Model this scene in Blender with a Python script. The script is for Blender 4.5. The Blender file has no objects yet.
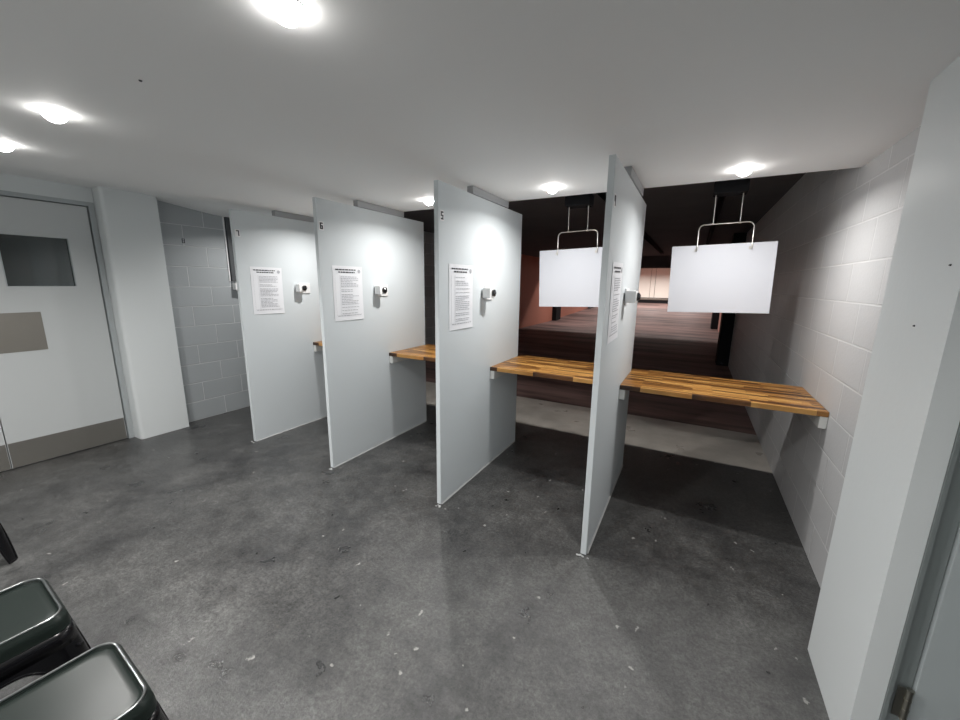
import bpy, bmesh, math, random
from mathutils import Vector, Matrix
random.seed(4)
S = bpy.context.scene
COL = S.collection
S.view_settings.view_transform = 'Standard'
S.view_settings.look = 'None'
S.view_settings.gamma = 1
S.view_settings.use_curve_mapping = False
S.view_settings.exposure = 0.35

# ------------------------------------------------------------------ measures (metres)
X4, X5, X6, X7 = 0.0, -0.979, -2.022, -3.057     # right faces of the four partitions
XR, XL = 1.081, -4.133                            # block walls
PD, PH, PT = 1.248, 2.05, 0.031                   # partition depth, height, thickness
HC, CE = 2.10, 0.945                              # room ceiling and where it ends
RC = 2.40                                         # range ceiling

# ------------------------------------------------------------------ materials
def new_mat(name):
    m = bpy.data.materials.new(name); m.use_nodes = True
    nt = m.node_tree; b = nt.nodes['Principled BSDF']
    return m, nt, b
def simple(name, col, rough=.5, metal=0, spec=.5, bump=0, bscale=60, coat=0):
    m, nt, b = new_mat(name)
    b.inputs['Base Color'].default_value = (*col, 1)
    b.inputs['Roughness'].default_value = rough
    b.inputs['Metallic'].default_value = metal
    b.inputs['Specular IOR Level'].default_value = spec
    b.inputs['Coat Weight'].default_value = coat
    N = nt.nodes
    tc = N.new('ShaderNodeTexCoord'); no = N.new('ShaderNodeTexNoise')
    no.inputs['Scale'].default_value = bscale; no.inputs['Detail'].default_value = 4
    nt.links.new(tc.outputs['Object'], no.inputs['Vector'])
    if coat: b.inputs['Coat Roughness'].default_value = .16
    if bump:
        bp = N.new('ShaderNodeBump'); bp.inputs['Strength'].default_value = bump; bp.inputs['Distance'].default_value = .004
        nt.links.new(no.outputs['Fac'], bp.inputs['Height']); nt.links.new(bp.outputs['Normal'], b.inputs['Normal'])
    return m
def mottled(name, c1, c2, scale, rough=.5, bump=.1, bscale=90, spec=.5):
    m = simple(name, c1, rough, bump=bump, bscale=bscale, spec=spec)
    nt = m.node_tree; N = nt.nodes; b = N['Principled BSDF']
    tc = N.new('ShaderNodeTexCoord'); no = N.new('ShaderNodeTexNoise')
    no.inputs['Scale'].default_value = scale; no.inputs['Detail'].default_value = 6
    mx = N.new('ShaderNodeMix'); mx.data_type = 'RGBA'
    mx.inputs[6].default_value = (*c1, 1); mx.inputs[7].default_value = (*c2, 1)
    nt.links.new(tc.outputs['Object'], no.inputs['Vector']); nt.links.new(no.outputs['Fac'], mx.inputs[0])
    nt.links.new(mx.outputs[2], b.inputs['Base Color'])
    return m
def emis(name, col, st):
    m, nt, b = new_mat(name)
    b.inputs['Base Color'].default_value = (*col, 1)
    b.inputs['Emission Color'].default_value = (*col, 1); b.inputs['Emission Strength'].default_value = st
    return m
def block_mat(name, base, joint, shift):
    """painted concrete blocks 400 x 200 mm in running bond, laid out in wall coordinates (y, z)"""
    m, nt, b = new_mat(name); N = nt.nodes; L = nt.links
    b.inputs['Roughness'].default_value = .55
    tc = N.new('ShaderNodeTexCoord'); sp = N.new('ShaderNodeSeparateXYZ'); cb = N.new('ShaderNodeCombineXYZ')
    L.new(tc.outputs['Object'], sp.inputs[0])
    ad = N.new('ShaderNodeMath'); ad.operation = 'ADD'; ad.inputs[1].default_value = shift
    L.new(sp.outputs['Y'], ad.inputs[0]); L.new(ad.outputs[0], cb.inputs[0]); L.new(sp.outputs['Z'], cb.inputs[1])
    br = N.new('ShaderNodeTexBrick'); L.new(cb.outputs[0], br.inputs['Vector'])
    br.inputs['Scale'].default_value = 1; br.inputs['Brick Width'].default_value = .4; br.inputs['Row Height'].default_value = .2
    br.inputs['Mortar Size'].default_value = .005; br.inputs['Mortar Smooth'].default_value = .3; br.offset = .5; br.offset_frequency = 2
    br.inputs['Color1'].default_value = (*[c*.95 for c in base], 1); br.inputs['Color2'].default_value = (*base, 1); br.inputs['Mortar'].default_value = (*joint, 1)  # joints paler than the blocks: grazing light painted into their colour
    no = N.new('ShaderNodeTexNoise'); no.inputs['Scale'].default_value = 70; no.inputs['Detail'].default_value = 5
    L.new(tc.outputs['Object'], no.inputs['Vector'])
    L.new(br.outputs['Color'], b.inputs['Base Color'])
    b1 = N.new('ShaderNodeBump'); b1.inputs['Strength'].default_value = .25; b1.inputs['Distance'].default_value = .004
    L.new(no.outputs['Fac'], b1.inputs['Height'])
    b2 = N.new('ShaderNodeBump'); b2.inputs['Strength'].default_value = .9; b2.inputs['Distance'].default_value = .010; b2.invert = True
    L.new(br.outputs['Fac'], b2.inputs['Height']); L.new(b1.outputs['Normal'], b2.inputs['Normal']); L.new(b2.outputs['Normal'], b.inputs['Normal'])
    return m
def floor_mat():
    """black floor paint, scuffed to grey, with flakes of paint; bare concrete past y = 1.7"""
    m, nt, b = new_mat('painted_floor'); N = nt.nodes; L = nt.links
    tc = N.new('ShaderNodeTexCoord')
    def noise(sc, det=5, rough=.6):
        n = N.new('ShaderNodeTexNoise'); n.inputs['Scale'].default_value = sc; n.inputs['Detail'].default_value = det
        n.inputs['Roughness'].default_value = rough; L.new(tc.outputs['Object'], n.inputs['Vector']); return n
    def ramp(src, *st):
        r = N.new('ShaderNodeValToRGB'); e = r.color_ramp.elements
        e[0].position, e[0].color = st[0][0], (*st[0][1], 1); e[1].position, e[1].color = st[1][0], (*st[1][1], 1)
        for p, c in st[2:]:
            k = e.new(p); k.color = (*c, 1)
        L.new(src, r.inputs[0]); return r
    def mix(f, a, bb, t='MIX'):
        x = N.new('ShaderNodeMix'); x.data_type = 'RGBA'; x.blend_type = t
        if isinstance(f, (int, float)): x.inputs[0].default_value = f
        else: L.new(f, x.inputs[0])
        for i, v in ((6, a), (7, bb)):
            if isinstance(v, tuple): x.inputs[i].default_value = (*v, 1)
            else: L.new(v, x.inputs[i])
        return x.outputs[2]
    big = ramp(noise(2.0, 9, .72).outputs['Fac'], (.33, (.020, .020, .021)), (.68, (.090, .090, .087)))
    grain = ramp(noise(60, 8, .95).outputs['Fac'], (.38, (.15,)*3), (.62, (1.95,)*3))
    c = mix(.9, big.outputs[0], grain.outputs[0], 'MULTIPLY')
    mid = ramp(noise(12, 9, .8).outputs['Fac'], (.36, (.62,)*3), (.64, (1.35,)*3))
    c = mix(.9, c, mid.outputs[0], 'MULTIPLY')
    # fine pale salt where the paint has worn
    wear = ramp(noise(260, 2, .6).outputs['Fac'], (.64, (0,)*3), (.74, (1,)*3))
    wm = ramp(noise(2.3, 4).outputs['Fac'], (.45, (0,)*3), (.68, (.6,)*3))
    c = mix(mix(1., wear.outputs[0], wm.outputs[0], 'MULTIPLY'), c, (.24, .24, .23))
    # pale flakes
    vo = N.new('ShaderNodeTexVoronoi'); vo.inputs['Scale'].default_value = 11
    mp = N.new('ShaderNodeMapping'); mp.inputs['Scale'].default_value = (1, .7, 1); L.new(tc.outputs['Object'], mp.inputs[0])
    wn = noise(20, 3); ad = N.new('ShaderNodeMix'); ad.data_type = 'RGBA'; ad.inputs[0].default_value = .06
    L.new(mp.outputs[0], ad.inputs[6]); L.new(wn.outputs['Color'], ad.inputs[7]); L.new(ad.outputs[2], vo.inputs['Vector'])
    fl = ramp(vo.outputs['Distance'], (.06, (1,)*3), (.09, (0,)*3))
    pick = N.new('ShaderNodeSeparateColor'); L.new(vo.outputs['Color'], pick.inputs[0])
    pk = ramp(pick.outputs[0], (.42, (0,)*3), (.44, (1,)*3))
    c = mix(mix(1., fl.outputs[0], pk.outputs[0], 'MULTIPLY'), c, (.27, .265, .25))
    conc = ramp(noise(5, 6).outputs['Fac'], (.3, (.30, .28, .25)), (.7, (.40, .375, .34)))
    dark = ramp(noise(2.2, 6).outputs['Fac'], (.3, (.045, .032, .03)), (.7, (.08, .055, .05)))
    sp = N.new('ShaderNodeSeparateXYZ'); L.new(tc.outputs['Object'], sp.inputs[0])
    def step(v, w=.01):
        mr = N.new('ShaderNodeMapRange'); mr.inputs['From Min'].default_value = v-w; mr.inputs['From Max'].default_value = v+w
        L.new(sp.outputs['Y'], mr.inputs['Value']); return mr.outputs[0]
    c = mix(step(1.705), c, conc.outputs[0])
    L.new(c, b.inputs['Base Color'])
    rr = ramp(noise(4, 4).outputs['Fac'], (.3, (.26,)*3), (.7, (.40,)*3)); b.inputs['Specular IOR Level'].default_value = .7; L.new(rr.outputs[0], b.inputs['Roughness'])
    bp = N.new('ShaderNodeBump'); bp.inputs['Strength'].default_value = .45; bp.inputs['Distance'].default_value = .004
    L.new(noise(110, 4, .8).outputs['Fac'], bp.inputs['Height']); L.new(bp.outputs['Normal'], b.inputs['Normal'])
    return m
def streak_mat(name, c1, c2, sx, sy, rough=.6):
    m, nt, b = new_mat(name); N = nt.nodes; L = nt.links; b.inputs['Roughness'].default_value = rough
    tc = N.new('ShaderNodeTexCoord'); mp = N.new('ShaderNodeMapping'); mp.inputs['Scale'].default_value = (sx, sy, 1)
    no = N.new('ShaderNodeTexNoise'); no.inputs['Scale'].default_value = 1; no.inputs['Detail'].default_value = 6; no.inputs['Roughness'].default_value = .7
    r = N.new('ShaderNodeValToRGB'); r.color_ramp.elements[0].position = .35; r.color_ramp.elements[0].color = (*c1, 1)
    r.color_ramp.elements[1].position = .62; r.color_ramp.elements[1].color = (*c2, 1)
    L.new(tc.outputs['Object'], mp.inputs[0]); L.new(mp.outputs[0], no.inputs['Vector']); L.new(no.outputs['Fac'], r.inputs[0]); L.new(r.outputs[0], b.inputs['Base Color'])
    return m
def wood_mat():
    """oiled hardwood worktop of glued staves running along x"""
    m, nt, b = new_mat('stave_worktop'); N = nt.nodes; L = nt.links
    tc = N.new('ShaderNodeTexCoord')
    br = N.new('ShaderNodeTexBrick'); L.new(tc.outputs['Object'], br.inputs['Vector'])
    br.inputs['Scale'].default_value = 1; br.inputs['Brick Width'].default_value = .30; br.inputs['Row Height'].default_value = .0195
    br.inputs['Mortar Size'].default_value = .0009; br.offset = .37; br.offset_frequency = 2; br.squash = 1.5; br.squash_frequency = 3
    br.inputs['Color1'].default_value = (0, 0, 0, 1); br.inputs['Color2'].default_value = (1, 1, 1, 1); br.inputs['Mortar'].default_value = (.05,)*3+(1,)
    mp = N.new('ShaderNodeMapping'); mp.inputs['Scale'].default_value = (3, 70, 3); L.new(tc.outputs['Object'], mp.inputs[0])
    no = N.new('ShaderNodeTexNoise'); no.inputs['Scale'].default_value = 1; no.inputs['Detail'].default_value = 5; L.new(mp.outputs[0], no.inputs['Vector'])
    mx = N.new('ShaderNodeMix'); mx.data_type = 'RGBA'; mx.inputs[0].default_value = .5
    L.new(br.outputs['Color'], mx.inputs[6]); L.new(no.outputs['Fac'], mx.inputs[7])
    r = N.new('ShaderNodeValToRGB'); e = r.color_ramp.elements
    e[0].position, e[0].color = .26, (.035, .013, .005, 1); e[1].position, e[1].color = .78, (.66, .38, .12, 1)
    k = e.new(.40); k.color = (.17, .068, .016, 1); k = e.new(.58); k.color = (.42, .19, .045, 1)
    L.new(mx.outputs[2], r.inputs[0]); L.new(r.outputs[0], b.inputs['Base Color'])
    b.inputs['Roughness'].default_value = .35
    return m
WALLC = (.62, .635, .65)
M = dict(
    paint=simple('painted_plaster', (.72, .75, .755), .5, bump=.12, bscale=45),
    ceil=simple('ceiling_paint', (.86, .86, .855), .7, bump=.08, bscale=30),
    panel=simple('grey_panel_paint', (.63, .67, .69), .55, spec=.3, bump=.05, bscale=120),
    pedge=simple('panel_edge_paint', (.50, .53, .55), .45),
    blockR=block_mat('painted_blocks_right', (.55, .55, .555), (.68, .68, .68), .02),
    blockL=block_mat('painted_blocks_left', (.40, .425, .44), (.60, .62, .63), -.12),
    floor=floor_mat(),
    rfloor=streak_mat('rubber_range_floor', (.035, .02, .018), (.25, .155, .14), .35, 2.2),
    red=mottled('red_wall_paint', (.50, .20, .14), (.42, .17, .12), 1.5, .6),
    pink=mottled('pink_wall_paint', (.62, .33, .28), (.55, .3, .25), 1.5, .6),
    black=simple('matt_black', (.012, .012, .014), .85, spec=.2),
    rceil=mottled('dark_range_ceiling', (.10, .098, .102), (.16, .15, .155), 2, .8, spec=.2),
    cream=mottled('cream_bullet_trap', (.90, .90, .84), (.74, .72, .66), 1.2, .7),
    door=mottled('door_paint', (.56, .58, .58), (.52, .54, .545), 1.2, .4),
    doorR=simple('door_paint_blue_grey', (.42, .46, .47), .4),
    frame=simple('frame_paint', (.40, .43, .44), .45), frameR=simple('dark_frame_paint', (.20, .225, .225), .45),
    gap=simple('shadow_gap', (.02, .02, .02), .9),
    steel=simple('brushed_steel', (.30, .28, .25), .42, metal=.75, bump=.05, bscale=200),
    steel2=simple('kick_plate_steel', (.24, .23, .21), .4, metal=.6, bump=.05, bscale=200),
    hinge=simple('hinge_steel', (.35, .34, .30), .3, metal=1),
    glass=simple('dark_glass', (.02, .03, .03), .06, spec=.8, coat=.3),
    wood=wood_mat(),
    woodedge=simple('worktop_edge_wood', (.14, .055, .02), .4),
    white=simple('white_plastic', (.80, .80, .80), .4),
    cleat=simple('white_cleat', (.72, .72, .70), .5),
    greyp=simple('grey_plastic', (.42, .43, .44), .5),
    lens=simple('black_lens', (.01, .01, .012), .15, coat=.5),
    paper=simple('white_paper', (.80, .81, .84), .6),
    ink=simple('black_ink', (.05, .05, .06), .7),
    inkg=simple('grey_ink', (.42, .43, .46), .7),
    board=simple('white_board', (.62, .635, .685), .45),
    wire=simple('zinc_wire', (.62, .60, .56), .3, metal=.8),
    darkgrey=simple('dark_grey_board', (.07, .075, .08), .6),
    blackm=simple('black_lacquered_steel', (.004, .004, .005), .22, spec=.35, coat=0),
    seatm=simple('black_seat_steel', (.012, .017, .015), .30, spec=.24, coat=0),
    rim=simple('rim_highlight_steel', (.30, .31, .31), .28, metal=1),
    disc=emis('lit_lamp', (1, .97, .94), 44), discb=emis('lit_lamp_waiting', (1, .98, .95), 28),
    warm=emis('lit_warm_lamp', (1, .75, .6), 6),
    bead=simple('sealant', (.42, .43, .43), .5),
    batten=simple('ceiling_batten_paint', (.36, .37, .38), .5),
)

# ------------------------------------------------------------------ mesh helpers
def box(bm, x0, x1, y0, y1, z0, z1, bev=0):
    t = bmesh.new()
    bmesh.ops.create_cube(t, size=1)
    for v in t.verts:
        v.co = Vector(((x0+x1)/2+v.co.x*(x1-x0), (y0+y1)/2+v.co.y*(y1-y0), (z0+z1)/2+v.co.z*(z1-z0)))
    if bev: bmesh.ops.bevel(t, geom=t.edges[:], offset=bev, segments=2, affect='EDGES', profile=.5)
    me = bpy.data.meshes.new('t'); t.to_mesh(me); t.free(); bm.from_mesh(me); bpy.data.meshes.remove(me)
    return bm
def cyl(bm, p0, p1, r, r2=None, seg=24, cap=True):
    p0, p1 = Vector(p0), Vector(p1); d = p1-p0
    mt = Matrix.Translation((p0+p1)/2) @ d.to_track_quat('Z', 'Y').to_matrix().to_4x4()
    bmesh.ops.create_cone(bm, cap_ends=cap, segments=seg, radius1=r, radius2=r if r2 is None else r2, depth=d.length, matrix=mt)
    return bm
def tube(bm, pts, r, seg=10, closed=False):
    pts = [Vector(p) for p in pts]; n = len(pts); rings = []
    up = None
    for i, p in enumerate(pts):
        a = pts[i-1] if (i or closed) else p
        b = pts[(i+1) % n] if (i < n-1 or closed) else p
        d = (b-a).normalized()
        if up is None: up = d.orthogonal().normalized()
        up = (up-d*up.dot(d)).normalized(); s = d.cross(up)
        rings.append([bm.verts.new(p+(up*math.cos(k*2*math.pi/seg)+s*math.sin(k*2*math.pi/seg))*r) for k in range(seg)])
    for i in range(n if closed else n-1):
        A, B = rings[i], rings[(i+1) % n]
        for k in range(seg): bm.faces.new((A[k], A[(k+1) % seg], B[(k+1) % seg], B[k]))
    if not closed: bm.faces.new(rings[0][::-1]); bm.faces.new(rings[-1])
    return bm
def prism(bm, poly, axis, a, b):
    """extrude a 2-D polygon along an axis: axis 'x' polygon is (y,z), 'y' is (x,z), 'z' is (x,y)"""
    def P(p, t): return {'x': (t, p[0], p[1]), 'y': (p[0], t, p[1]), 'z': (p[0], p[1], t)}[axis]
    A = [bm.verts.new(P(p, a)) for p in poly]; B = [bm.verts.new(P(p, b)) for p in poly]
    n = len(poly)
    for i in range(n): bm.faces.new((A[i], A[(i+1) % n], B[(i+1) % n], B[i]))
    bm.faces.new(A[::-1]); bm.faces.new(B)
    return bm
def obj(name, bm, mat, parent=None, smooth=False, shift=None):
    bmesh.ops.recalc_face_normals(bm, faces=bm.faces[:])
    if shift is not None: bmesh.ops.translate(bm, verts=bm.verts[:], vec=-Vector(shift))
    me = bpy.data.meshes.new(name); bm.to_mesh(me); bm.free()
    if smooth:
        for p in me.polygons: p.use_smooth = True
        me.set_sharp_from_angle(angle=math.radians(40))
    me.materials.append(M[mat] if isinstance(mat, str) else mat)
    o = bpy.data.objects.new(name, me); COL.objects.link(o)
    if parent is not None: o.parent = parent
    return o
def tag(o, label=None, cat=None, group=None, kind=None):
    if label: o['label'] = label
    if cat: o['category'] = cat
    if group: o['group'] = group
    if kind: o['kind'] = kind
    return o
def thing(name, label, cat, loc, group=None, kind=None, rz=0):
    o = bpy.data.objects.new(name, None); COL.objects.link(o); o.location = loc; o.rotation_euler.z = rz
    o.empty_display_size = .1
    return tag(o, label, cat, group, kind)
def part(name, bm, mat, parent, **k):
    """bm is in world coordinates; parent is an unrotated Empty"""
    return obj(name, bm, mat, parent, shift=parent.location, **k)
def struct(name, bm, mat, label, cat, **k):
    return tag(obj(name, bm, mat, **k), label, cat, kind='structure')
B = bmesh.new

# ------------------------------------------------------------------ the setting
bm = B(); box(bm, -4.6, 2.4, -3.3, 2.62, -.05, 0)
struct('floor', bm, 'floor', 'scuffed black painted concrete floor of the firing room, bare past the booths', 'floor')
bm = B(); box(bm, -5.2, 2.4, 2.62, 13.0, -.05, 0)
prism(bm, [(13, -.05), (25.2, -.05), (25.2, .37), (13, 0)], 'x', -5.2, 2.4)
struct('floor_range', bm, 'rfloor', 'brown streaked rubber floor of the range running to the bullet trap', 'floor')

def smooth(t): t = max(0, min(1, t)); return t*t*(3-2*t)
def ceil_z(x, y):     # the slab lifts slightly towards the left door
    h = max(.035, min(.115, .055-.12*(y-.3)))
    return HC + smooth((-3.05-x)/.85)*h
bm = B()
nx, ny = 60, 40
xs = [-4.3+(2.4+4.3)*i/nx for i in range(nx+1)]; ys = [-3.3+(CE+3.3)*j/ny for j in range(ny+1)]
g = [[bm.verts.new((x, y, ceil_z(x, y))) for y in ys] for x in xs]
for i in range(nx):
    for j in range(ny): bm.faces.new((g[i][j], g[i][j+1], g[i+1][j+1], g[i+1][j]))
r = bmesh.ops.extrude_face_region(bm, geom=bm.faces[:])
for v in [v for v in r['geom'] if isinstance(v, bmesh.types.BMVert)]: v.co.z = 2.5
struct('ceiling', bm, 'ceil', 'low smooth grey-white ceiling over the firing booths', 'ceiling')
bm = B(); box(bm, -5.2, 2.4, CE+.001, 12.05, RC, RC+.1); box(bm, -5.2, 2.4, 12.05, 25.3, 2.95, 3.05)
box(bm, -5.2, 2.4, 11.95, 12.05, 2.02, 2.95)
struct('ceiling_range', bm, 'rceil', 'dark high ceiling over the range with a deep bulkhead', 'ceiling')

# left side: door wall, pillar nib, block wall, red wall
bm = B(); box(bm, -4.5, -4.147, -3.3, -1.985, 0, 2.6); box(bm, -4.5, -4.147, -1.985, -.515, 2.085, 2.6); box(bm, -4.5, -4.147, -.515, -.47, 0, 2.6); box(bm,-4.5,-4.25,-1.985,-.515,0,2.085)
struct('wall_left', bm, 'paint', 'light grey painted wall around the double door', 'wall')
bm = B()
def nib(x0, x1, y0, y1, r, corner):
    pts = [(x0, y0), (x0, y1), (x1, y1)]
    for k in range(7):
        a = math.radians(90*k/6); pts.append((x1-r+r*math.cos(a), y0+r-r*math.sin(a)))
    return pts
prism(bm, nib(-4.3, -4.003, -.505, -.112, .03, 1), 'z', 0, 2.6)
struct('wall_left_pier', bm, 'paint', 'light grey pier with rounded corner between door and block wall', 'wall pier', smooth=True)
bm = B(); box(bm, -4.6, XL, -.12, 8.5, 0, 2.6)
struct('wall_left_block', bm, 'blockL', 'grey painted block wall left of the first booth', 'wall')
bm = B(); box(bm, -5.1, -4.62, 8.5, 25.3, 0, 3.0)
struct('wall_left_range', bm, 'red', 'red-brown painted wall down the far left side of the range', 'wall')
bm = B(); box(bm, -4.62, -4.44, 13.3, 13.9, 0, 2.95)
struct('trim_1', bm, 'black', 'nearer dark post standing against the red wall', 'post')
bm = B(); box(bm, -4.62, -4.48, 19.4, 20.4, 0, 2.95)
struct('trim_2', bm, 'black', 'farther dark post standing against the red wall', 'post')

# right side
bm = B(); box(bm, XR, 1.5, -.15, 6.5, 0, 2.6)
struct('wall_right', bm, 'blockR', 'white painted block wall running from the right booth down the range', 'wall')
bm = B(); box(bm, .941, 1.0, -.54, -.118, 0, 2.6, 0)
struct('wall_right_pier', bm, 'paint', 'smooth light grey pier at the right edge beside the door', 'wall pier')
bm = B(); box(bm, .89, 1.5, 6.5, 6.95, 0, 2.6)
struct('trim_3', bm, 'black', 'black post closing the end of the white block wall', 'post')
bm = B(); box(bm, 1.22, 1.7, 6.95, 25.3, 0, 3.0)
struct('wall_right_range', bm, 'pink', 'pinkish painted wall down the far right side of the range', 'wall')
bm = B(); box(bm, 1.02, 1.22, 13.5, 14.1, 0, 2.95)
struct('trim_4', bm, 'black', 'dark post against the pink wall at the right', 'post')
# wall with the right-hand door (faces the camera side), room behind camera
bm = B(); box(bm, 1.0, 2.4, -.44, -.15, 0, 2.6); box(bm, 1.9, 2.4, -.54, -.44, 0, 2.6); box(bm, 1.0, 1.9, -.54, -.44, 2.09, 2.6)
struct('wall_right_door', bm, 'paint', 'grey wall holding the right-hand door', 'wall')
bm = B(); box(bm, 2.3, 2.4, -3.3, -.54, 0, 2.6)
struct('wall_right_side', bm, 'paint', 'grey side wall to the right of the viewer', 'wall')
bm = B(); box(bm, -4.5, 2.4, -3.4, -3.3, 0, 2.6)
struct('wall_back', bm, 'paint', 'grey wall behind the viewer', 'wall')
bm = B(); box(bm, -5.2, 2.4, 25.3, 25.4, 0, 3.05)
struct('wall_far', bm, 'rceil', 'dark wall at the far end of the range', 'wall')

# ------------------------------------------------------------------ doors
d = thing('door_1', 'pale grey double door with dark window and steel plates on the left', 'door', (-4.147, -1.265, 0), kind='structure')
def leaf(y0, y1, wins):
    bm = B(); x0, x1 = -4.195, -4.150
    if wins:
        a, b, c, e = wins
        box(bm, x0, x1, y0, a, .006, 2.055); box(bm, x0, x1, b, y1, .006, 2.055); box(bm, x0, x1, a, b, .006, c); box(bm, x0, x1, a, b, e, 2.055)
    else: box(bm, x0, x1, y0, y1, .006, 2.055)
    return bm
lf = part('door_leaf', leaf(-1.262, -.556, (-1.085, -.704, 1.404, 1.786)), 'door', d)
lf2 = part('door_leaf', leaf(-1.972, -1.268, (-1.83, -1.45, 1.404, 1.786)), 'door', d)
def sub(name, bm, mat, p, root, **k): return obj(name, bm, mat, p, shift=root.location, **k)
for p, y0, y1 in ((lf, -1.085, -.704), (lf2, -1.83, -1.45)):
    bm = B(); box(bm, -4.178, -4.170, y0, y1, 1.404, 1.786)
    sub('window_pane', bm, 'glass', p, d)
    bm = B(); w = .007
    box(bm, -4.170, -4.1485, y0, y0+w, 1.404, 1.786); box(bm, -4.170, -4.1485, y1-w*.5, y1, 1.404, 1.786)
    box(bm, -4.170, -4.1485, y0, y1, 1.404, 1.404+w*.5)
    sub('window_bead', bm, 'frame', p, d)
bm = B(); box(bm, -4.150, -4.1475, -1.258, -.94, .907, 1.207, .0006); 
sub('push_plate', bm, 'steel', lf, d)
bm = B(); box(bm, -4.150, -4.1475, -1.258, -1.175, 1.207, 1.40, .0006)
tag(sub('pull_plate', bm, 'steel', lf, d), 'narrow upright steel plate')
bm = B(); box(bm, -4.150, -4.1475, -1.259, -.56, .008, .208, .0006); sub('kick_plate', bm, 'steel2', lf, d)
bm = B(); box(bm, -4.150, -4.1475, -1.968, -1.271, .008, .208, .0006); sub('kick_plate', bm, 'steel2', lf2, d)
bm = B(); box(bm, -4.249, -4.135, -.547, -.512, 0, 2.095); box(bm, -4.249, -4.135, -2.01, -1.978, 0, 2.095)
box(bm, -4.249, -4.1352, -1.98, -.54, 2.062, 2.0945)
part('door_frame', bm, 'frame', d)
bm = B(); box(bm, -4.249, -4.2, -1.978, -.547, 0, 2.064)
part('rebate_shade', bm, 'gap', d)  # near-black sheet behind the leaves, shade of the gaps painted in
for y in (-.30,): pass

d = thing('door_2', 'blue-grey hinged door at the right edge of the view', 'door', (1.05, -.54, 0), kind='structure')
bm = B(); box(bm, 1.001, 1.010, -.546, -.441, 0.001, 2.06); box(bm, 1.010, 1.051, -.532, -.441, 0.001, 2.06); box(bm, 1.001, 1.9, -.55, -.441, 2.06, 2.09)
part('door_frame', bm, 'frameR', d)
bm = B(); box(bm, 1.053, 1.85, -.545, -.50, .01, 2.05, .002)
lf = part('door_leaf', bm, 'doorR', d)
def hinge(z):
    bm = B(); cyl(bm, (1.040, -.553, z-.05), (1.040, -.553, z+.05), .0075, seg=16)
    for k in (-.052, -.018, .016, .05): cyl(bm, (1.040, -.553, z+k-.001), (1.040, -.553, z+k+.003), .0088, seg=16)
    box(bm, 1.016, 1.04, -.551, -.547, z-.05, z+.05)
    part('hinge', bm, 'hinge', d, smooth=True)
for z in (.285, 1.85): hinge(z)

# ------------------------------------------------------------------ digits built as small strokes
SEG = {'4': 'bcfg', '5': 'acdfg', '6': 'acdefg', '7': 'abc', '8': 'abcdefg'}
def digit(ch, X, y, z, w=.025, h=.046, t=.009, out=.0016):
    """flat digit on a face looking +x; y grows to the reader's right... the reader looks towards -x"""
    bm = B(); m = h/2
    segs = {'a': (0, w, h-t, h), 'd': (0, w, 0, t), 'g': (0, w, m-t/2, m+t/2),
            'f': (0, t, m, h), 'e': (0, t, 0, m), 'b': (w-t, w, m, h), 'c': (w-t, w, 0, m)}
    for s in SEG[ch]:
        a, b, c, e = segs[s]; box(bm, X, X+out, y+a, y+b, z+c, z+e)
    return bm

# ------------------------------------------------------------------ partitions
PX = {'7': X7, '6': X6, '5': X5, '4': X4}
plab = {'7': 'grey booth partition numbered 7, farthest left and nearest the doors',
        '6': 'grey booth partition numbered 6, second from the left',
        '5': 'grey booth partition numbered 5, third from the left',
        '4': 'grey booth partition numbered 4, rightmost and seen almost edge-on'}
PAN = {}
for n, X in PX.items():
    dy = -.012 if n == '4' else 0
    t = thing('booth_partition', plab[n], 'partition', (X-PT/2, PD/2, 0), 'grey partitions between the firing booths'); PAN[n] = t
    bm = B(); box(bm, X-PT, X, dy, PD, .002, PH, .0015); part('panel', bm, 'panel', t)
    bm = B(); box(bm, X-PT-.004, X+.010, .385, CE, PH+.0005, HC-.001, .001); part('ceiling_batten', bm, 'batten', t)
    bm = B(); prism(bm, [(X+.0003, .001), (X+.008, .001), (X+.0003, .009)], 'y', .005, PD-.01)
    for k in range(5):
        a = random.uniform(-.03, .03); q = random.uniform(.005, .011)
        bmesh.ops.create_icosphere(bm, subdivisions=2, radius=1, matrix=Matrix.Translation((X-PT/2+a, dy-.012-random.uniform(0, .02), .002)) @ Matrix.Diagonal((q, q*.7, .004, 1)))
    part('sealant_bead', bm, 'bead', t)
    bm = B(); box(bm, X, X+.0012, .016, .056, 1.832, 1.892)
    s = part('number_sticker', bm, 'white', t)
    sub('digit', digit(n, X+.0012, .0235, 1.839), 'ink', s, t)
# number on the left block wall
tag(obj('wall_number', digit('8', XL, .104, 1.826, .026, .044, .007), 'ink'), 'small black number 8 painted on the left block wall', 'number')

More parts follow.
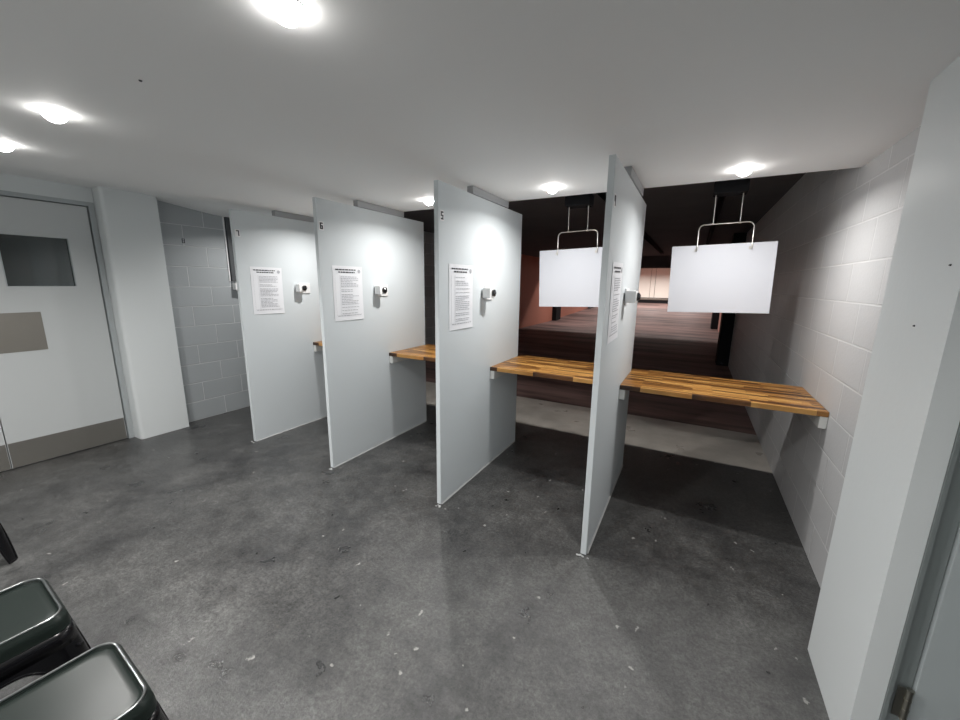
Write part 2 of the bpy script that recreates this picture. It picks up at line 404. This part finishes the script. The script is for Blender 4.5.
# ------------------------------------------------------------------ notices
def notice(X, label, rot):
    t = thing('range_notice', label, 'notice', (X+.0015, .255, 1.38), 'printed notices taped to the partitions')
    w, h = .297, .42
    bm = B(); n = 10
    vs = [[bm.verts.new((.0012+.003*(abs(2*j/n-1)**6)*(i/n), -w/2+w*i/n, -h/2+h*j/n)) for j in range(n+1)] for i in range(n+1)]
    for i in range(n):
        for j in range(n): bm.faces.new((vs[i][j], vs[i+1][j], vs[i+1][j+1], vs[i][j+1]))
    r = bmesh.ops.extrude_face_region(bm, geom=bm.faces[:])
    bmesh.ops.translate(bm, verts=[v for v in r['geom'] if isinstance(v, bmesh.types.BMVert)], vec=(-.0008, 0, 0))
    obj('sheet', bm, 'paper', t)
    e = .0036
    def bars(rows, mat, name, th):
        bm = B()
        for y0, y1, z in rows:
            y = y0
            while y < y1:
                L = random.uniform(.010, .032); b = min(y+L, y1)
                box(bm, e, e+.0004, y, b, z-th/2, z+th/2); y = b+.005
        obj(name, bm, mat, t)
    bars([(-.122, .080, .182), (-.095, .070, .163)], 'ink', 'heading', .0085)
    rows = []; z = .128
    while z > -.155:
        rows.append((-.075, random.choice([.04, .085, .1, .1]), z)); z -= .0125 if random.random() < .8 else .024
    bars(rows, 'inkg', 'body_text', .0042)
    bars([(-.12, .125, -.172)], 'inkg', 'footer_text', .0042)
    bm = B(); cyl(bm, (e, .115, .172), (e+.0006, .115, .172), .016, seg=6)
    obj('crest', bm, 'inkg', t)
    bm = B(); box(bm, e, e+.0004, -.128, -.1275, -.165, .14); box(bm, e, e+.0004, -.085, -.0845, -.165, .14); box(bm, e, e+.0004, -.128, .128, -.1655, -.165)
    obj('ruled_lines', bm, 'inkg', t)
    t.rotation_euler.x = rot
    return t
notice(X7, 'white printed notice taped to partition 7', -.01)
notice(X6, 'white printed notice taped to partition 6', .0)
notice(X5, 'white printed notice taped to partition 5', .0)
notice(X4, 'white printed notice on the edge-on partition 4', .02)

# ------------------------------------------------------------------ camera boxes on the partitions
def device(X, label, plate=True):
    t = thing('wall_camera', label, 'camera', (X, .58, 1.405), 'white box cameras on the booths')
    bm = B(); box(bm, X+.0005, X+.010, .575, .70, 1.352, 1.452, .002); part('back_plate', bm, 'white', t)
    bm = B(); box(bm, X+.010, X+.072, .533, .610, 1.368, 1.440, .004); part('housing', bm, 'white', t)
    bm = B(); cyl(bm, (X+.072, .583, 1.404), (X+.084, .583, 1.404), .025, seg=28); cyl(bm, (X+.084, .583, 1.404), (X+.092, .583, 1.404), .021, .012, seg=28)
    part('lens', bm, 'lens', t, smooth=True)
    return t
device(X7, 'small white camera box mounted on partition 7')
device(X6, 'small white camera box mounted on partition 6')
device(X5, 'small white camera box mounted on partition 5')
device(X4, 'small white camera box mounted on the edge-on partition 4')
device(XL, 'small white camera box on the left block wall, half hidden by partition 7')
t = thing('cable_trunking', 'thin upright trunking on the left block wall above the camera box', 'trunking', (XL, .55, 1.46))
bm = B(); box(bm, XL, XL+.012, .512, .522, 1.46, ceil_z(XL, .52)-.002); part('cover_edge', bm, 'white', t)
bm = B(); box(bm, XL, XL+.026, .532, .80, 1.46, ceil_z(XL, .6)-.002); tag(part('dark_board', bm, 'darkgrey', t), 'dark grey board')  # dark area beside the white edge, drawn as a flat dark grey board

# ------------------------------------------------------------------ shooting benches
def bench(xa, xb, label, zt=.815):
    t = thing('shooting_bench', label, 'bench', ((xa+xb)/2, 1.0, zt), 'wooden benches across the booths')
    bm = B(); box(bm, xa+.002, xb-.002,   .690, 1.298, zt-.030, zt, .002)
    o = part('worktop', bm, 'wood', t)
    for x0, x1 in ((xa+.0008, xa+.036), (xb-.036, xb-.0008)):
        bm = B(); box(bm, x0, x1, .697, 1.28, zt-.098, zt-.0305, .002); part('support_cleat', bm, 'cleat', t)
bench(X4, XR, 'wooden bench in the right booth, against the white block wall')
bench(X5, X4-PT, 'wooden bench between partitions 5 and 4', .826)
bench(X6, X5-PT, 'wooden bench between partitions 6 and 5', .838)
bench(X7, X6-PT, 'wooden bench between partitions 7 and 6, only a corner showing', .848)

# ------------------------------------------------------------------ target carriers and boards
def carrier(cx, roll, w, label, blabel):
    Y = 1.32
    t = thing('target_carrier', label, 'target carrier', (cx, Y, 1.90), 'overhead target carriers')
    z0, z1, hw, r = -.165, 0, .163, .035
    pts = [(-hw, -.004, z0-.012), (-hw, -.010, z0+.01), (-hw, 0, z0+.03)]
    for k in range(6):
        a = math.radians(180-90*k/5); pts.append((-hw+r+r*math.cos(a), 0, z1-r+r*math.sin(a)))
    for k in range(6):
        a = math.radians(90-90*k/5); pts.append((hw-r+r*math.cos(a), 0, z1-r+r*math.sin(a)))
    pts += [(hw, 0, z0+.03), (hw, -.010, z0+.01), (hw, -.004, z0-.012)]
    bm = B(); tube(bm, pts, .0042); h = obj('hanger_bar', bm, 'wire', t, smooth=True); h.rotation_euler.y = -roll
    for x in (-.078, .080):
        bm = B(); cyl(bm, (x, 0, -.004), (x-.003, 0, .19), .0036, seg=12); cyl(bm, (x-.008, 0, 0), (x+.008, 0, 0), .006, seg=12)
        obj('hanger_rod', bm, 'wire', t, smooth=True)
    bm = B(); box(bm, -.10, .10, -.07, .07, .19, .28, .006); box(bm, -.02, .02, -.05, .05, .28, .44, .003)
    for sx in (-1, 1):
        for sy in (-1, 1): cyl(bm, (sx*.028, sy*.05, .44), (sx*.045, sy*.05, .44), .018, seg=16)
    obj('carriage', bm, 'black', t)
    bm = B(); box(bm, -.026, .026, -.33, 9.0, .462, .495); box(bm, -.026, -.022, -.33, 9.0, .425, .462); box(bm, .022, .026, -.33, 9.0, .425, .462)
    obj('track', bm, 'black', t)
    b = thing('target_board', blabel, 'board', (cx, Y+.0065, 1.525), 'blank white boards hanging in the booths')
    bm = B(); box(bm, -w/2, w/2, .0, .006, -.24, .238, .001)
    for x in (-hw, hw): pass
    obj('backer', bm, 'board', b)
    b.rotation_euler.y = -roll
    for x in (-hw, hw):
        bm = B(); box(bm, x-.006, x+.006, -.0018, -.0002, .195, .216); obj('clip', bm, 'wire', b)
    return t
carrier(.517, math.radians(1.5), .630, 'wire target hanger on its overhead track in the right booth', 'blank white board hanging in the right booth')
carrier(-.516, math.radians(1.8), .630, 'wire target hanger on its overhead track between partitions 5 and 4', 'blank white board between partitions 5 and 4, partly behind partition 4')

# ------------------------------------------------------------------ far end of the range
t = thing('bullet_trap', 'cream panelled bullet trap at the far end of the range', 'bullet trap', (-1.5, 25.1, .37))
xs = [-4.6, -3.35, -2.1, -1.82, -.6, .3, 1.2]
for i in range(len(xs)-1):
    bm = B(); box(bm, xs[i]+.01, xs[i+1]-.01, 25.0, 25.1, .70, 2.62, .01); part('panel', bm, 'cream', t)
bm = B(); box(bm, -4.6, 1.2, 24.8, 25.1, .56, .66, .01); part('lower_rail', bm, 'steel', t)
bm = B(); box(bm, -4.6, 1.2, 24.85, 25.1, .37, .55); part('plinth', bm, 'black', t)
bm = B(); box(bm, -4.6, 1.2, 24.7, 24.8, 2.66, 2.72, .01); part('upper_rail', bm, 'steel', t)

# ------------------------------------------------------------------ ceiling downlights
def area_light(loc, power, col=(1, .98, .955), spread=158, size=.045):
    l = bpy.data.lights.new('area_beam', 'AREA'); l.shape = 'DISK'; l.energy = power; l.color = col; l.size = size; l.spread = math.radians(spread)
    o = bpy.data.objects.new('area_beam', l); COL.objects.link(o); o.location = loc
    return o
def downlight(x, y, label, power, group, mat='disc'):
    z = ceil_z(x, y)
    t = thing('ceiling_downlight', label, 'ceiling light', (x, y, z), group)
    bm = B(); cyl(bm, (0, 0, -.0025), (0, 0, .002), .0405, seg=40); obj('bezel', bm, 'white', t, smooth=True)
    bm = B(); rings = []
    for k in range(7):
        a = math.radians(90*k/7); rings.append([bm.verts.new((.038*math.cos(a)*math.cos(2*math.pi*j/28), .038*math.cos(a)*math.sin(2*math.pi*j/28), -.002-.036*math.sin(a))) for j in range(28)])
    for p, q in zip(rings, rings[1:]):
        for j in range(28): bm.faces.new((p[j], p[(j+1) % 28], q[(j+1) % 28], q[j]))
    bm.faces.new(rings[-1]); bm.faces.new(rings[0])
    obj('lit_lens', bm, mat, t, smooth=True)
    area_light((x, y, z-.045), power)
FR = [(.541, .715, 'ceiling light above the right booth'), (-.521, .66, 'ceiling light between partitions 5 and 4'),
      (-1.512, .64, 'ceiling light between partitions 6 and 5')]
PF, PB = 8.6, 13
for x, y, l in FR: downlight(x, y, l, PF, 'ceiling lights over the booths')
BR = [(-.531, -1.257, 'large ceiling light at the top edge of the view'), (-1.866, -1.303, 'ceiling light in front of the double door, upper left'),
      (-2.596, -1.295, 'small ceiling light cut by the left edge')]
for x, y, l in BR: downlight(x, y, l, PB, 'ceiling lights over the waiting area', 'discb')
# booth lamps of the front row that the photo does not show but whose light it does
for x, y, p in ((-2.53, .64, PF), (-3.55, .64, PF*.7)): area_light((x, y, HC-.045), p)
for x, y, p in ((.1, -2.6, PB), (-1.2, -2.7, PB), (-3, -2.7, PB*.7)): area_light((x, y, HC-.045), p)  # added unseen lights behind the viewer, fill for ceiling and walls

# warm lamps behind the bulkhead
k = 0
for y in (12.9, 17.5, 22.5):
    for x in (-3.6, -1.7, .2):
        area_light((x, y, 2.85), 75 if y > 20 else 26, (1, .93, .89), 150, .2)

# ------------------------------------------------------------------ metal stools
def rsq(h, r, n=9):
    """rounded square: list of (x, y, u) with u = distance from the middle of its side over the half side"""
    pts = []
    base = []
    m = 12
    for k in range(m+1):                                             # from the middle of the +x side to the corner's tangent point
        base.append((h, (h-r)*k/m))
    for k in range(1, n+1):
        a = math.radians(45*k/n); base.append((h-r+r*math.cos(a), h-r+r*math.sin(a)))
    oct1 = base; oct2 = [(y, x) for x, y in reversed(base[:-1])]
    q = oct1+oct2[:-1]
    for i in range(4):
        a = i*math.pi/2; c, s = round(math.cos(a)), round(math.sin(a))
        for x, y in q:
            u = min(abs(x), abs(y))/h
            pts.append((x*c-y*s, x*s+y*c, u))
    return pts
def stool(loc, rz, label):
    t = thing('metal_stool', label, 'stool', loc, 'black metal stools', rz=rz)
    H = .45
    # seat pan with rolled rim
    prof = [(0.0, -.0060), (.45, -.0060), (.74, -.0055), (.845, -.0050), (.868, -.0065), (.880, -.0075), (.892, -.004), (.903, .001), (.914, .0028), (.926, .0012), (.938, -.003),
            (.965, -.008), (.988, -.017), (1.0, -.028), (1.004, -.045), (1.008, -.047)]
    bm = B(); rings = []; c = bm.verts.new((0, 0, H+prof[0][1]))
    for s, dz in prof[1:]:
        h = .158*s
        rings.append([bm.verts.new((x, y, H+dz)) for x, y, u in rsq(h, min(.045*s**.5, h*.9))])
    n = len(rings[0])
    for i in range(n): bm.faces.new((c, rings[0][i], rings[0][(i+1) % n]))
    for a, b in zip(rings, rings[1:]):
        for i in range(n): bm.faces.new((a[i], b[i], b[(i+1) % n], a[(i+1) % n]))
    s = obj('seat', bm, 'seatm', t, smooth=True)
    bm = B(); ph = .158*.914; tube(bm, [(x, y, H+.0016) for x, y, u in rsq(ph, .043)], .0034, 8, closed=True)
    tag(obj('rolled_rim', bm, 'rim', t, smooth=True), 'rolled rim with painted-in highlight')  # rim highlight put into a paler, shinier metal than the seat
    # skirt and legs: one flared rounded-square shell cut by arches
    def half(z): f = (H-.045-z)/(H-.045); return .1575+.062*f+.004*math.sin(f*math.pi)
    def zb(u):
        e = .82
        if u >= e: return 0
        return .338*(1-(u/e)**3.2)**.62
    zs = H-.0455
    top = .352
    def col(i, z):
        x, y, u = P0[i]; s = half(z)/.1575
        pull = 0
        return (x*s, y*s, z)
    P0 = rsq(.1575, .045); n = len(P0)
    bm = B(); A = [bm.verts.new(col(i, zs)) for i in range(n)]; C = [bm.verts.new(col(i, top)) for i in range(n)]
    for i in range(n): bm.faces.new((A[i], C[i], C[(i+1) % n], A[(i+1) % n]))
    sk = obj('skirt', bm, 'blackm', t, smooth=True)
    md = sk.modifiers.new('s', 'SOLIDIFY'); md.thickness = .002
    K = 14; q = n//4
    for leg in range(4):
        bm = B(); idx = [(leg*q+j) % n for j in range(q+1)]
        grid = []
        for i in idx:
            b = zb(P0[i][2]); grid.append([bm.verts.new(col(i, top-.0006+(b-top+.0006)*k/K)) for k in range(K+1)])
        for a, b in zip(grid, grid[1:]):
            for k in range(K): bm.faces.new((a[k], a[k+1], b[k+1], b[k]))
        bmesh.ops.remove_doubles(bm, verts=bm.verts[:], dist=1e-5)
        r = bmesh.ops.extrude_face_region(bm, geom=bm.faces[:])
        for v in [v for v in r['geom'] if isinstance(v, bmesh.types.BMVert)]:
            v.co.x *= .988; v.co.y *= .988
        tube(bm, [col(i, max(zb(P0[i][2]), .004)) for i in idx], .0045, 8)
        o = obj('leg', bm, 'blackm', t, smooth=True)
    bm = B()
    for s in (-1, 1): tube(bm, [(-.165, -.165*s, .33), (0, 0, .30), (.165, .165*s, .33)], .006, 8)
    obj('cross_brace', bm, 'blackm', t, smooth=True)
    return t
stool((-.868, -1.790, 0), math.radians(-4), 'black metal stool at the bottom edge, nearest the viewer')
stool((-1.395, -1.808, 0), math.radians(-3), 'black metal stool with greenish sheen, second from the bottom edge')
stool((-2.83, -1.76, 0), 0, 'black metal stool of which only one foot shows at the left edge')

# ------------------------------------------------------------------ small fixings
def screw(p, axis, label, r=.006):
    bm = B(); v = Vector(axis); cyl(bm, p, Vector(p)+v*.004, r, r*.6, seg=16)
    tag(obj('screw', bm, 'ink', smooth=True), label, 'screw')
screw((-1.264, -1.258, HC+.001), (0, 0, -1), 'small screw in the ceiling, upper left')
screw((.9412, -.368, 1.368), (-1, 0, 0), 'lower dark screw head on the right pier', .003)
screw((.9412, -.478, 1.534), (-1, 0, 0), 'upper dark screw head on the right pier', .003)

# ------------------------------------------------------------------ world and camera
w = bpy.data.worlds.new('w'); S.world = w; w.use_nodes = True
w.node_tree.nodes['Background'].inputs[0].default_value = (.5, .5, .5, 1); w.node_tree.nodes['Background'].inputs[1].default_value = .0
cam = bpy.data.cameras.new('camera'); co = bpy.data.objects.new('camera', cam); COL.objects.link(co); S.camera = co
cam.sensor_width = 36; cam.lens = 383.88/960*36; cam.clip_start = .02; cam.clip_end = 200
yaw, pit, rol = [math.radians(a) for a in (28.621, -11.3345, .7297)]
F = Vector((-math.sin(yaw)*math.cos(pit), math.cos(yaw)*math.cos(pit), math.sin(pit)))
R = Vector((math.cos(yaw), math.sin(yaw), 0)); U = R.cross(F)
R2 = math.cos(rol)*R+math.sin(rol)*U; U2 = -math.sin(rol)*R+math.cos(rol)*U
co.matrix_world = Matrix((( R2.x, U2.x, -F.x, .3707), (R2.y, U2.y, -F.y, -1.9458), (R2.z, U2.z, -F.z, 1.4737), (0, 0, 0, 1)))
